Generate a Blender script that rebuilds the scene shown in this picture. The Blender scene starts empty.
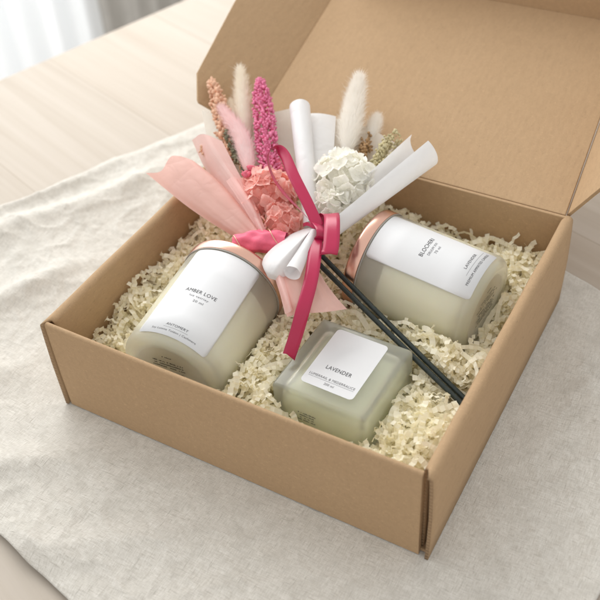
import bpy, bmesh, math, random
from math import sin, cos, pi, radians, sqrt
from mathutils import Vector, Matrix, noise

# ---------------------------------------------------------------- camera, world, lamps
SC = bpy.context.scene
COL = SC.collection
S = 0.01                                  # everything below is written in centimetres

cam_d = bpy.data.cameras.new("camera")
cam = bpy.data.objects.new("camera", cam_d); COL.objects.link(cam)
M4 = Matrix(((0.872818, -0.294287, 0.389338), (0.484494, 0.618546, -0.6186), (-0.058778, 0.728557, 0.682458))).to_4x4()
M4.translation = (0.41307, -0.30853, 0.537)
cam.matrix_world = M4
cam_d.sensor_width = 36; cam_d.lens = 55.793
cam_d.clip_start = 0.02; cam_d.clip_end = 60
cam_d.dof.use_dof = True; cam_d.dof.focus_distance = 0.665; cam_d.dof.aperture_fstop = 8.0
SC.camera = cam

world = bpy.data.worlds.new("World"); SC.world = world; world.use_nodes = True
bg = world.node_tree.nodes["Background"]
bg.inputs[0].default_value = (1.0, 0.985, 0.96, 1); bg.inputs[1].default_value = 0.70

def area_lamp(name, loc, target, sx, sy, watts, col):
    d = bpy.data.lights.new(name, 'AREA'); d.shape = 'RECTANGLE'; d.size = sx; d.size_y = sy
    d.energy = watts; d.color = col
    o = bpy.data.objects.new(name, d); COL.objects.link(o)
    o.location = loc
    o.rotation_euler = (Vector(target) - Vector(loc)).to_track_quat('-Z', 'Y').to_euler()
    return o
area_lamp("window_light", (-1.04, 0.80, 0.86), (0.15, 0.12, 0.0), 2.0, 1.4, 30.0, (1.0, 0.985, 0.96))
area_lamp("curtain_backlight", (-1.55, 0.85, 0.10), (-1.1, 0.85, -0.1), 2.2, 1.9, 12.0, (0.95, 0.98, 1.0))

SC.view_settings.view_transform = 'Standard'; SC.view_settings.look = 'None'
SC.view_settings.exposure = 0.36; SC.view_settings.gamma = 1.0
SC.render.engine = 'CYCLES'
SC.cycles.use_denoising = True
SC.cycles.max_bounces = 14; SC.cycles.transmission_bounces = 10; SC.cycles.transparent_max_bounces = 12
SC.cycles.diffuse_bounces = 8; SC.cycles.glossy_bounces = 5
SC.cycles.sample_clamp_indirect = 6.0

CAMX = Vector((0.872818, 0.484494, -0.058778)); CAMY = Vector((-0.294287, 0.618546, 0.728557)); CAMZ = Vector((0.389338, -0.6186, 0.682458))

# ---------------------------------------------------------------- materials
class NT:
    def __init__(self, name):
        self.m = bpy.data.materials.new(name); self.m.use_nodes = True
        self.t = self.m.node_tree; self.n = self.t.nodes
        self.b = self.n["Principled BSDF"]; self.out = self.n["Material Output"]
        self.co = None
    def add(self, kind, **kw):
        nd = self.n.new(kind)
        for k, v in kw.items():
            if k.startswith('i_'): nd.inputs[k[2:].replace('_', ' ')].default_value = v
            else: setattr(nd, k, v)
        return nd
    def link(self, a, b): self.t.links.new(a, b)
    def coord(self, scale=(1, 1, 1), rot=(0, 0, 0)):
        if self.co is None: self.co = self.add('ShaderNodeTexCoord')
        mp = self.add('ShaderNodeMapping'); mp.inputs['Scale'].default_value = scale; mp.inputs['Rotation'].default_value = rot
        self.link(self.co.outputs['Object'], mp.inputs['Vector']); return mp.outputs['Vector']
    def noise(self, scale, detail=3, rough=0.55, vec=None, dist=0.0):
        nd = self.add('ShaderNodeTexNoise'); nd.inputs['Scale'].default_value = scale; nd.inputs['Detail'].default_value = detail
        nd.inputs['Roughness'].default_value = rough; nd.inputs['Distortion'].default_value = dist
        self.link(vec if vec is not None else self.coord(), nd.inputs['Vector']); return nd.outputs['Fac']
    def ramp(self, fac, stops):
        nd = self.add('ShaderNodeValToRGB'); cr = nd.color_ramp
        while len(cr.elements) < len(stops): cr.elements.new(0.5)
        for e, (p, c) in zip(cr.elements, stops):
            e.position = p; e.color = (c[0], c[1], c[2], 1) if len(c) == 3 else c
        self.link(fac, nd.inputs['Fac']); return nd.outputs['Color']
    def mix(self, fac, a, b, mode='MIX'):
        nd = self.add('ShaderNodeMix', data_type='RGBA', blend_type=mode)
        for s, v in ((nd.inputs[0], fac), (nd.inputs[6], a), (nd.inputs[7], b)):
            if hasattr(v, 'links'): self.link(v, s)
            elif isinstance(v, (int, float)): s.default_value = v
            else: s.default_value = (v[0], v[1], v[2], 1)
        return nd.outputs[2]
    def math(self, op, a, b=0.0):
        nd = self.add('ShaderNodeMath', operation=op)
        for s, v in ((nd.inputs[0], a), (nd.inputs[1], b)):
            if hasattr(v, 'links'): self.link(v, s)
            else: s.default_value = v
        return nd.outputs[0]
    def base(self, c):
        if hasattr(c, 'links'): self.link(c, self.b.inputs['Base Color'])
        else: self.b.inputs['Base Color'].default_value = (c[0], c[1], c[2], 1)
    def set(self, **kw):
        for k, v in kw.items(): self.b.inputs[k.replace('_', ' ')].default_value = v
    def bump(self, h, strength, dist):
        nd = self.add('ShaderNodeBump'); nd.inputs['Strength'].default_value = strength; nd.inputs['Distance'].default_value = dist
        self.link(h, nd.inputs['Height']); self.link(nd.outputs['Normal'], self.b.inputs['Normal']); return nd.outputs['Normal']
    def translucent(self, fac, col):
        tr = self.add('ShaderNodeBsdfTranslucent')
        if hasattr(col, 'links'): self.link(col, tr.inputs['Color'])
        else: tr.inputs['Color'].default_value = (col[0], col[1], col[2], 1)
        mx = self.add('ShaderNodeMixShader'); mx.inputs[0].default_value = fac
        self.link(self.b.outputs[0], mx.inputs[1]); self.link(tr.outputs[0], mx.inputs[2]); self.link(mx.outputs[0], self.out.inputs[0])

def m_kraft(name, a, b):
    t = NT(name)
    big = t.noise(14, 4, .6)
    fib = t.noise(260, 3, .6, t.coord((1, .35, 1)))
    fle = t.noise(900, 2, .6)
    fb2 = t.noise(1, 2, .5, t.coord((1400, 260, 700), (.3, .2, .6)))
    fb3 = t.noise(1, 2, .5, t.coord((260, 1400, 700), (.1, .5, .9)))
    c = t.mix(big, a, b)
    c = t.mix(t.math('MULTIPLY', t.ramp(fib, [(.42, (0, 0, 0)), (.72, (1, 1, 1))]), .22), c, [x * .72 for x in a])
    c = t.mix(t.math('MULTIPLY', t.ramp(fle, [(.60, (0, 0, 0)), (.74, (1, 1, 1))]), .35), c, [min(1, x * 1.45) for x in b])
    c = t.mix(t.math('MULTIPLY', t.ramp(fb2, [(.62, (0, 0, 0)), (.74, (1, 1, 1))]), .38), c, [x * .58 for x in a])
    c = t.mix(t.math('MULTIPLY', t.ramp(fb3, [(.63, (0, 0, 0)), (.75, (1, 1, 1))]), .38), c, [min(1, x * 1.35) for x in b])
    t.base(c); t.set(Roughness=.8); t.b.inputs['Specular IOR Level'].default_value = .25
    wav = t.add('ShaderNodeTexWave'); wav.inputs['Scale'].default_value = 55; wav.inputs['Distortion'].default_value = .4
    t.link(t.coord(), wav.inputs['Vector'])
    h = t.math('ADD', t.math('ADD', t.math('MULTIPLY', fib, .5), t.math('MULTIPLY', big, .8)), t.math('MULTIPLY', wav.outputs['Fac'], .22))
    t.bump(h, .35, .0006)
    return t.m
KRAFT = m_kraft("kraft_board", (.43, .287, .163), (.472, .322, .19))
EDGE = NT("corrugated_cut_edge")
_w = EDGE.add('ShaderNodeTexWave', bands_direction='Z'); _w.inputs['Scale'].default_value = 95; _w.inputs['Distortion'].default_value = .6; EDGE.link(EDGE.coord(), _w.inputs['Vector'])
EDGE.base(EDGE.ramp(_w.outputs['Fac'], [(.2, (.29, .185, .10)), (.7, (.35, .23, .13))])); EDGE.set(Roughness=.9); EDGE.bump(_w.outputs['Fac'], .5, .0008); EDGE = EDGE.m

def m_linen():
    t = NT("linen_weave")
    wx = t.noise(1, 3, .6, t.coord((180, 1700, 400)))
    wy = t.noise(1, 3, .6, t.coord((1700, 180, 400)))
    sx = t.noise(1, 2, .5, t.coord((95, 900, 200)))
    sy = t.noise(1, 2, .5, t.coord((900, 95, 200)))
    big = t.noise(9, 4, .6)
    mot = t.noise(60, 3, .6)
    weave = t.math('ADD', t.math('MULTIPLY', wx, .5), t.math('MULTIPLY', wy, .5))
    c = t.ramp(weave, [(.34, (.50, .472, .418)), (.50, (.65, .622, .565)), (.66, (.775, .75, .70))])
    slub = t.math('MAXIMUM', t.ramp(sx, [(.62, (0, 0, 0)), (.76, (1, 1, 1))]), t.ramp(sy, [(.62, (0, 0, 0)), (.76, (1, 1, 1))]))
    c = t.mix(t.math('MULTIPLY', slub, .46), c, (.40, .375, .325))
    c = t.mix(t.math('MULTIPLY', t.ramp(mot, [(.45, (0, 0, 0)), (.75, (1, 1, 1))]), .45), c, (.46, .435, .385))
    c = t.mix(t.math('MULTIPLY', big, .25), c, (.66, .64, .60))
    t.base(c); t.set(Roughness=.95); t.b.inputs['Specular IOR Level'].default_value = .1
    t.b.inputs['Sheen Weight'].default_value = .15
    h = t.math('ADD', weave, t.math('MULTIPLY', slub, .4))
    cr = t.noise(130, 4, .65, t.coord((1, 1, .2)), 1.2)
    cr2 = t.noise(34, 3, .5, t.coord((1, 1, .2)), .4)
    h = t.math('ADD', h, t.math('MULTIPLY', mot, 1.2))
    h = t.math('ADD', h, t.math('ADD', t.math('MULTIPLY', cr, .5), t.math('MULTIPLY', cr2, 4.0)))
    t.bump(h, .68, .0006)
    return t.m
LINEN = m_linen()

def m_wood():
    t = NT("pale_wood")
    v = t.coord((1, 1, 1))
    sep = t.add('ShaderNodeSeparateXYZ'); t.link(v, sep.inputs[0])
    pl = t.math('DIVIDE', sep.outputs['Y'], .155)
    idx = t.math('FLOOR', pl); fr = t.math('FRACT', pl)
    comb = t.add('ShaderNodeCombineXYZ'); t.link(sep.outputs['X'], comb.inputs[0]); t.link(sep.outputs['Y'], comb.inputs[1]); t.link(t.math('MULTIPLY', idx, 3.7), comb.inputs[2])
    mp = t.add('ShaderNodeMapping'); mp.inputs['Scale'].default_value = (2.2, 55, 1); t.link(comb.outputs[0], mp.inputs['Vector'])
    g = t.noise(1.0, 5, .6, mp.outputs['Vector'], .6)
    mp2 = t.add('ShaderNodeMapping'); mp2.inputs['Scale'].default_value = (12, 420, 1); t.link(comb.outputs[0], mp2.inputs['Vector'])
    g2 = t.noise(1.0, 3, .6, mp2.outputs['Vector'])
    wn = t.add('ShaderNodeTexWhiteNoise', noise_dimensions='1D'); t.link(idx, wn.inputs['W'])
    c = t.ramp(g, [(.30, (.455, .395, .33)), (.5, (.505, .45, .385)), (.7, (.545, .49, .43))])
    c = t.mix(t.math('MULTIPLY', g2, .16), c, (.42, .35, .275))
    c = t.mix(t.math('MULTIPLY', wn.outputs['Value'], .22), c, (.54, .44, .34))
    seam = t.math('LESS_THAN', fr, .007)
    c = t.mix(t.math('MULTIPLY', seam, .55), c, (.30, .23, .16))
    t.base(c); t.set(Roughness=.5); t.b.inputs['Specular IOR Level'].default_value = .2
    t.bump(t.math('ADD', t.math('MULTIPLY', g2, .4), t.math('MULTIPLY', g, .6)), .12, .0006)
    return t.m
WOOD = m_wood()

def add_crease(m, strength=.5, scale=26):
    nt = m.node_tree; b = nt.nodes['Principled BSDF']
    tc = nt.nodes.new('ShaderNodeTexCoord'); h = None
    for k, sc in enumerate((scale, scale * 2.7)):
        nz = nt.nodes.new('ShaderNodeTexNoise'); nz.inputs['Scale'].default_value = sc; nz.inputs['Detail'].default_value = 1.5; nz.inputs['Distortion'].default_value = .5
        nt.links.new(tc.outputs['Object'], nz.inputs['Vector'])
        s1 = nt.nodes.new('ShaderNodeMath'); s1.operation = 'SUBTRACT'; s1.inputs[1].default_value = .5; nt.links.new(nz.outputs['Fac'], s1.inputs[0])
        s2 = nt.nodes.new('ShaderNodeMath'); s2.operation = 'ABSOLUTE'; nt.links.new(s1.outputs[0], s2.inputs[0])
        if h is None: h = s2.outputs[0]
        else:
            s3 = nt.nodes.new('ShaderNodeMath'); s3.operation = 'MULTIPLY_ADD'; s3.inputs[1].default_value = .4; nt.links.new(s2.outputs[0], s3.inputs[0]); nt.links.new(h, s3.inputs[2]); h = s3.outputs[0]
    bp = nt.nodes.new('ShaderNodeBump'); bp.inputs['Strength'].default_value = strength; bp.inputs['Distance'].default_value = .006
    nt.links.new(h, bp.inputs['Height']); nt.links.new(bp.outputs['Normal'], b.inputs['Normal'])
    for n in nt.nodes:
        if n.type == 'BSDF_TRANSLUCENT': nt.links.new(bp.outputs['Normal'], n.inputs['Normal'])
def m_simple(name, col, rough=.6, var=.0, vscale=60, bump=0, bscale=200, bdist=.0005, trans=0, tcol=None, **kw):
    t = NT(name)
    if var:
        n = t.noise(vscale, 3, .6)
        c = t.mix(t.ramp(n, [(.3, (0, 0, 0)), (.7, (1, 1, 1))]), [min(1, x * (1 - var)) for x in col], [min(1, x * (1 + var)) for x in col]); t.base(c)
    else: c = col; t.base(col)
    t.set(Roughness=rough)
    for k, v in kw.items(): t.b.inputs[k.replace('_', ' ')].default_value = v
    if bump: t.bump(t.noise(bscale, 4, .6), bump, bdist)
    if trans: t.translucent(trans, tcol or c)
    return t.m

SHRED = m_simple("cream_shred_paper", (.985, .945, .80), .6, .03, 40, .15, 700, .0003, trans=.36, tcol=(1, .955, .79))
def m_thick(name, sc, col, rough, body=(.955, .965, .88), tl_mix=.5):
    t = NT(name); n = t.n
    t.base(col); t.set(Roughness=rough, IOR=1.45); t.b.inputs['Transmission Weight'].default_value = 1; t.b.inputs['Coat Weight'].default_value = .35; t.b.inputs['Coat Roughness'].default_value = .16
    di = t.add('ShaderNodeBsdfDiffuse'); di.inputs['Color'].default_value = (*body, 1)
    tl = t.add('ShaderNodeBsdfTranslucent'); tl.inputs['Color'].default_value = (.95, .97, .86, 1)
    dm = t.add('ShaderNodeMixShader'); dm.inputs[0].default_value = tl_mix; t.link(di.outputs[0], dm.inputs[1]); t.link(tl.outputs[0], dm.inputs[2])
    mx = t.add('ShaderNodeMixShader'); mx.inputs[0].default_value = sc; t.link(t.b.outputs[0], mx.inputs[1]); t.link(dm.outputs[0], mx.inputs[2])
    t.link(mx.outputs[0], t.out.inputs[0]); return t.m
FROST2 = m_thick("frosted_bottle_glass", .28, (.98, .993, .955), .22)
FROST = m_thick("frosted_glass", .34, (.995, .99, .97), .28, (.995, .975, .84), .42)
def m_wax(name, col):
    t = NT(name); t.base(col); t.set(Roughness=.5); t.b.inputs['Subsurface Weight'].default_value = .35
    t.b.inputs['Subsurface Radius'].default_value = (1, .8, .45); t.b.inputs['Subsurface Scale'].default_value = .006
    return t.m
WAX = m_wax("cream_wax", (1, .968, .79))
GEL = m_wax("green_wax", (.95, .965, .70))
COPPER = NT("brushed_copper"); COPPER.base((.76, .47, .37)); COPPER.set(Metallic=1.0, Roughness=.28)
_v = COPPER.coord((900, 900, 30)); COPPER.bump(COPPER.noise(1, 2, .5, _v), .08, .0002); COPPER = COPPER.m
GASKET = m_simple("grey_seal", (.30, .28, .25), .5)
LABEL = m_simple("white_label", (.74, .75, .765), .55, .015, 30, .08, 900, .0002)
STICK = m_simple("cream_sticker", (.96, .96, .90), .6, .02, 60, trans=.4, tcol=(.98, .97, .90))
INK = m_simple("grey_ink", (.06, .06, .065), .7)
INK2 = m_simple("soft_ink", (.17, .17, .18), .7)
REED = m_simple("black_reed", (.018, .028, .026), .42, .25, 300, .2, 500, .0003)
PINKP = m_simple("pink_paper", (.93, .61, .56), .5, .03, 20, .25, 70, .0006, trans=.5, tcol=(1, .66, .60))
PINKP2 = m_simple("pale_pink_paper", (.93, .70, .665), .5, .03, 20, .25, 70, .0006, trans=.5, tcol=(1, .75, .71))
WHITEP = m_simple("white_paper", (.84, .84, .845), .5, .01, 20, .12, 90, .0006, trans=.22, tcol=(.9, .9, .9))
CREAMP = m_simple("translucent_cream_paper", (.84, .82, .76), .5, .02, 20, .06, 150, .0004, trans=.5, tcol=(.9, .87, .8))
for _m, _s in ((PINKP, .45), (PINKP2, .45), (WHITEP, .35), (CREAMP, .4)): add_crease(_m, _s)
HOTP = m_simple("hot_pink_cloth", (.80, .13, .22), .5, .12, 120, .3, 300, .0006)
GOLD = m_simple("gold_thread", (.75, .50, .35), .35, Metallic=.7)
SATIN = NT("burgundy_satin"); SATIN.base((.45, .014, .072)); SATIN.set(Roughness=.3); SATIN.b.inputs['Sheen Weight'].default_value = .12
SATIN.b.inputs['Sheen Tint'].default_value = (1, .45, .6, 1); SATIN.b.inputs['Anisotropic'].default_value = .5
SATIN.bump(SATIN.noise(1, 2, .5, SATIN.coord((200, 2500, 200))), .12, .0002); SATIN = SATIN.m
SALMON = m_simple("salmon_petals", (1, .60, .54), .6, .06, 110, 0, 350, .0004, trans=.5, tcol=(1, .72, .66))
IVORY = m_simple("ivory_petals", (.985, .975, .935), .6, .02, 110, 0, 350, .0004, trans=.5, tcol=(1, .99, .93))
FUR = m_simple("cream_fur", (.92, .87, .78), .8, .05, 100, trans=.4, tcol=(.95, .9, .8))
FURW = m_simple("white_fur", (.95, .925, .88), .8, .03, 100, trans=.4, tcol=(.96, .93, .88))
FURP = m_simple("pale_pink_fur", (.92, .74, .73), .8, .05, 100, trans=.4, tcol=(.96, .78, .77))
MAG = m_simple("magenta_buds", (.82, .23, .40), .6, .2, 260, .2, 600, .0004, trans=.15, tcol=(.88, .22, .4))
PINKB = m_simple("coral_pink_buds", (.80, .16, .24), .6, .25, 260, trans=.15, tcol=(.85, .2, .28))
PEACH = m_simple("peach_buds", (.80, .50, .34), .7, .18, 260, trans=.15, tcol=(.85, .55, .4))
OLIVE = m_simple("olive_seeds", (.17, .17, .10), .7, .5, 300)
BEIGE = m_simple("beige_statice", (.62, .55, .33), .75, .3, 260, trans=.15, tcol=(.7, .62, .4))
BROWN = m_simple("brown_seeds", (.42, .26, .13), .75, .3, 260)
STEM = m_simple("dry_stem", (.40, .36, .17), .7, .2, 200)
CURTAIN = m_simple("sheer_curtain", (.86, .88, .90), .9, .02, 8, .1, 900, .0004, trans=.6, tcol=(.92, .95, .98))
DRAPE = m_simple("grey_drape", (.58, .57, .545), .9, .08, 12, .1, 900, .0004)
WALLM = m_simple("painted_wall", (.62, .60, .57), .85, .03, 3)
FLOORM = m_simple("pale_floor", (.42, .37, .31), .5, .08, 5)
DARK = m_simple("dark_metal", (.06, .055, .05), .4)

# ---------------------------------------------------------------- mesh helpers
def mk(name, verts, faces, mat, parent=None, smooth=True, org=None):
    me = bpy.data.meshes.new(name)
    ox, oy, oz = org if org else (0, 0, 0)
    me.from_pydata([((v[0] - ox) * S, (v[1] - oy) * S, (v[2] - oz) * S) for v in verts], [], faces)
    for m in (mat if isinstance(mat, (list, tuple)) else [mat]): me.materials.append(m)
    if smooth:
        for p in me.polygons: p.use_smooth = True
    me.update()
    o = bpy.data.objects.new(name, me); COL.objects.link(o)
    if parent: o.parent = parent
    return o
def tag(o, label=None, cat=None, group=None, kind=None):
    for k, v in (('label', label), ('category', cat), ('group', group), ('kind', kind)):
        if v: o[k] = v
    return o
def empty(name, loc, rot=None):
    o = bpy.data.objects.new(name, None); COL.objects.link(o)
    o.empty_display_size = .02
    o.location = [q * S for q in loc]
    if rot is not None: o.rotation_euler = rot.to_euler()
    return o
def bevel(o, w, seg=2, ang=35):
    m = o.modifiers.new("bevel", 'BEVEL'); m.width = w * S; m.segments = seg; m.limit_method = 'ANGLE'; m.angle_limit = radians(ang)
    m.harden_normals = True
    return o
def catmull(pts, n):
    P_ = [Vector(p) for p in pts]
    if len(P_) == 2: return [P_[0].lerp(P_[1], i / (n - 1)) for i in range(n)]
    P_ = [P_[0] * 2 - P_[1]] + P_ + [P_[-1] * 2 - P_[-2]]
    k = len(P_) - 3; out = []
    for i in range(n):
        u = i / (n - 1) * k; j = min(int(u), k - 1); t = u - j
        a, b, c, d = P_[j:j + 4]
        out.append(.5 * ((2 * b) + (c - a) * t + (2 * a - 5 * b + 4 * c - d) * t * t + (3 * b - a - 3 * c + d) * t ** 3))
    return out
class MB:
    def __init__(self): self.v = []; self.f = []
    def grid(self, rows, close=False):
        b = len(self.v); n = len(rows[0])
        for r in rows: self.v += [tuple(p) for p in r]
        for i in range(len(rows) - 1):
            for j in range(n if close else n - 1):
                k = (j + 1) % n
                self.f.append((b + i * n + j, b + i * n + k, b + (i + 1) * n + k, b + (i + 1) * n + j))
    def tube(self, pts, rad, n=8, cap=True):
        pts = [Vector(p) for p in pts]; rows = []; up = None
        for i, p in enumerate(pts):
            d = (pts[min(i + 1, len(pts) - 1)] - pts[max(i - 1, 0)]).normalized()
            if up is None: up = d.orthogonal().normalized()
            e1 = (up - d * up.dot(d)).normalized(); e2 = d.cross(e1); up = e1
            r = rad[i] if isinstance(rad, (list, tuple)) else rad
            rows.append([p + (e1 * cos(2 * pi * k / n) + e2 * sin(2 * pi * k / n)) * r for k in range(n)])
        b = len(self.v); self.grid(rows, True)
        if cap:
            self.f.append(tuple(b + k for k in range(n))[::-1]); self.f.append(tuple(b + (len(rows) - 1) * n + k for k in range(n)))
    def lathe(self, prof, n=96):
        rows = [[(r * cos(2 * pi * k / n), r * sin(2 * pi * k / n), z) for k in range(n)] for r, z in prof]
        self.grid(rows, True)
    def blob(self, c, r, seed=0, ax=None, st=1.0):
        c = Vector(c); b = len(self.v)
        ax = ax.normalized() if ax is not None else None
        for x in ICO_V:
            v = Vector(x) * r
            if ax is not None: v += ax * v.dot(ax) * (st - 1)
            self.v.append(tuple(c + v))
        self.f += [tuple(b + i for i in f) for f in ICO_F]
    def box(self, x0, x1, y0, y1, z0, z1):
        b = len(self.v)
        self.v += [(x0, y0, z0), (x1, y0, z0), (x1, y1, z0), (x0, y1, z0), (x0, y0, z1), (x1, y0, z1), (x1, y1, z1), (x0, y1, z1)]
        self.f += [tuple(b + i for i in q) for q in ((0, 3, 2, 1), (4, 5, 6, 7), (0, 1, 5, 4), (1, 2, 6, 5), (2, 3, 7, 6), (3, 0, 4, 7))]
    def build(self, name, mat, parent=None, smooth=True, org=None): return mk(name, self.v, self.f, mat, parent, smooth, org)
_bm = bmesh.new(); bmesh.ops.create_icosphere(_bm, subdivisions=1, radius=1)
ICO_V = [tuple(v.co) for v in _bm.verts]; ICO_F = [tuple(v.index for v in f.verts) for f in _bm.faces]; _bm.free()

def text_geo(s, size, spacing=1.0):
    """lettering as a flat mesh, centred on the origin: verts (x, y) in cm and faces"""
    cu = bpy.data.curves.new("lettering", 'FONT'); cu.body = s; cu.size = size; cu.align_x = 'CENTER'; cu.align_y = 'CENTER'; cu.space_character = spacing
    cu.resolution_u = 3
    o = bpy.data.objects.new("lettering", cu); COL.objects.link(o)
    dg = bpy.context.evaluated_depsgraph_get(); me = bpy.data.meshes.new_from_object(o.evaluated_get(dg))
    v = [(q.co.x, q.co.y) for q in me.vertices]; f = [tuple(p.vertices) for p in me.polygons]
    bpy.data.objects.remove(o); bpy.data.curves.remove(cu); bpy.data.meshes.remove(me)
    return v, f
def fit_text(s, width, height, spacing=1.0):
    v, f = text_geo(s, 1.0, spacing)
    xs = [q[0] for q in v]; ys = [q[1] for q in v]
    cx, cy = (min(xs) + max(xs)) / 2, (min(ys) + max(ys)) / 2
    kx = width / (max(xs) - min(xs)); ky = height / (max(ys) - min(ys))
    return [((x - cx) * kx, (y - cy) * ky) for x, y in v], f
def fine_print(rng, width, rows, pitch, hgt):
    """rows of print too small to read: tiny separate strokes"""
    v, f = [], []
    for r in range(rows):
        w = width * rng.uniform(.65, 1.0); x = -w / 2; y = -r * pitch
        while x < w / 2:
            l = rng.uniform(.05, .14)
            if rng.random() < .82:
                h = hgt * rng.uniform(.6, 1); b = len(v)
                v += [(x, y), (x + l * .8, y), (x + l * .8, y + h), (x, y + h)]; f.append((b, b + 1, b + 2, b + 3))
            x += l
    return v, f

# ---------------------------------------------------------------- the setting: floor, wall
flo = MB(); flo.box(-260, 320, -220, 320, -80, -75)
tag(flo.build("floor", FLOORM, smooth=False), kind="structure")
wl = MB(); wl.box(-215, -205, -220, 320, -74.9, 190)
tag(wl.build("wall", WALLM, smooth=False), kind="structure")

# table: turned 17 degrees against the box
tz = -.35
tab = empty("wooden_table", (-38.2, 42.5, -75), Matrix.Rotation(radians(-18.5), 4, 'Z'))
tag(tab, "pale wooden table carrying the linen cloth and the open box", "table")
tt = MB(); tt.box(0, 185, -118, 62, 72.0, 75 + tz); bevel(tt.build("table_top", WOOD, tab, False), .25, 3)
for lx in (6, 172):
    for ly in (-112, 50):
        lg = MB(); lg.box(lx, lx + 7, ly, ly + 7, 0, 71.95); bevel(lg.build("leg", WOOD, tab, False), .3, 2)

# curtains beyond the far table edge
def curtain(name, x, y0, y1, z0, z1, amp, per, mat):
    rows = []; n = int((y1 - y0) / .7)
    for k in range(9):
        z = z0 + (z1 - z0) * k / 8; r = []
        for i in range(n + 1):
            y = y0 + (y1 - y0) * i / n
            a = amp * (sin(2 * pi * y / per + 1.3 * sin(y * .07)) + .35 * sin(2 * pi * y / per * 2.3 + 1))
            r.append((x + a * (1 - .25 * k / 8), y + .6 * sin(y * .4 + z * .01), z))
        rows.append(r)
    m = MB(); m.grid(rows); return m.build(name, mat)
tag(curtain("sheer_curtain", -112, -60, 131, -74, 140, 1.6, 11, CURTAIN), "bright white sheer curtain hanging beyond the table edge", "curtain")
tag(curtain("grey_drape", -118, 129, 172, -74, 140, 2.2, 9, DRAPE), "heavy grey drape hanging beside the white sheer curtain", "curtain")

# ---------------------------------------------------------------- linen cloth
def linen_h(x, y):
    # distance outside the box footprint: the box presses the cloth flat
    dx = max(0 - x, 0, x - 30); dy = max(-.2 - y, 0, y - 27.2); d = sqrt(dx * dx + dy * dy)
    w = 1 - math.exp(-(d / 5.5) ** 2) if d > 0 else 0
    a = radians(-47); u = x * cos(a) + y * sin(a); v = -x * sin(a) + y * cos(a)
    n1 = noise.fractal(Vector((x * .045, y * .045, 3.1)), 1.0, 2.0, 4)
    n2 = noise.noise(Vector((u * .16, v * .035, 7.7)))
    n3 = 1 - abs(noise.noise(Vector((u * .055 + .3 * n1, v * .022, 1.9)))) * 2.2
    n4 = 1 - abs(noise.noise(Vector(((x * .42 + y * .9) * .06 + .25 * n1, (x * .9 - y * .42) * .018, 5.3)))) * 2.2
    h = .30 * n1 + .16 * n2 + .46 * max(0, n3) ** 3
    left = max(0, min(1, (4 - x) / 16)); h += left * .55 * max(0, n4) ** 2
    # long folds seen at the far left and near left
    for (px, py, qx, qy, am, wd) in FOLDS:
        L = sqrt((qx - px) ** 2 + (qy - py) ** 2); ex, ey = (qx - px) / L, (qy - py) / L
        s = (x - px) * ex + (y - py) * ey; t = -(x - px) * ey + (y - py) * ex
        t += .8 * sin(s * .22 + px)
        e = max(0, min(1, s / (L * .25))) * max(0, min(1, (L - s) / (L * .3)))
        h += 1.5 * am * e * math.exp(-(t / wd) ** 2)
    cr = 1 - abs(noise.noise(Vector((x * .30 + .5 * n1, y * .30, 12.5)))) * 2.4; cr2 = 1 - abs(noise.noise(Vector((x * .55, y * .62 + .4 * n1, 31.5)))) * 2.4
    f = .13 * max(0, cr) ** 3 + .07 * max(0, cr2) ** 3 + .05 * noise.noise(Vector((x * .9, y * .9, 0))) + .04 * noise.noise(Vector((x * 2.1, y * 2.1, 4)))
    return max(-.02, w * (h + .12)) + f * w + .0
FOLDS = [(-27, 4, -13, 36, .75, 1.3), (-22.5, 3, -9, 33, .6, 1.5), (-19, -4, -7, 15, .5, 1.2), (-5.5, -9, 7.5, -2.0, .7, 1.4), (0, -14, 17, -5, .45, 1.6), (-14, -9, -5, 3, .5, 1.5), (20, -15, 27, -5, .3, 1.5), (33, 22, 44, 6, .3, 1.8)]
Q = [Vector((-30.5, -3.7, 0)), Vector((35.4, -18.8, 0)), Vector((45.6, 24.6, 0)), Vector((-8.5, 45.6, 0))]
N = 330; rows = []
for j in range(N + 1):
    r = []
    for i in range(N + 1):
        s, t = i / N, j / N
        p = Q[0] * (1 - s) * (1 - t) + Q[1] * s * (1 - t) + Q[2] * s * t + Q[3] * (1 - s) * t
        edge = min(s, 1 - s, t, 1 - t)
        wob = math.exp(-edge * 30)
        p.x += wob * .14 * noise.noise(Vector((p.x * .35, p.y * .35, 9))); p.y += wob * .14 * noise.noise(Vector((p.x * .35, p.y * .35, 2)))
        h = linen_h(p.x, p.y)
        if edge < .02: h *= .35 + .65 * edge / .02
        r.append((p.x, p.y, h - .06))
    rows.append(r)
lm = MB(); lm.grid(rows); lin = lm.build("linen_tablecloth", LINEN)
sm = lin.modifiers.new("thickness", 'SOLIDIFY'); sm.thickness = .08 * S; sm.offset = -1
tag(lin, "crumpled natural linen cloth spread on the wooden table under the box", "tablecloth")

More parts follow.
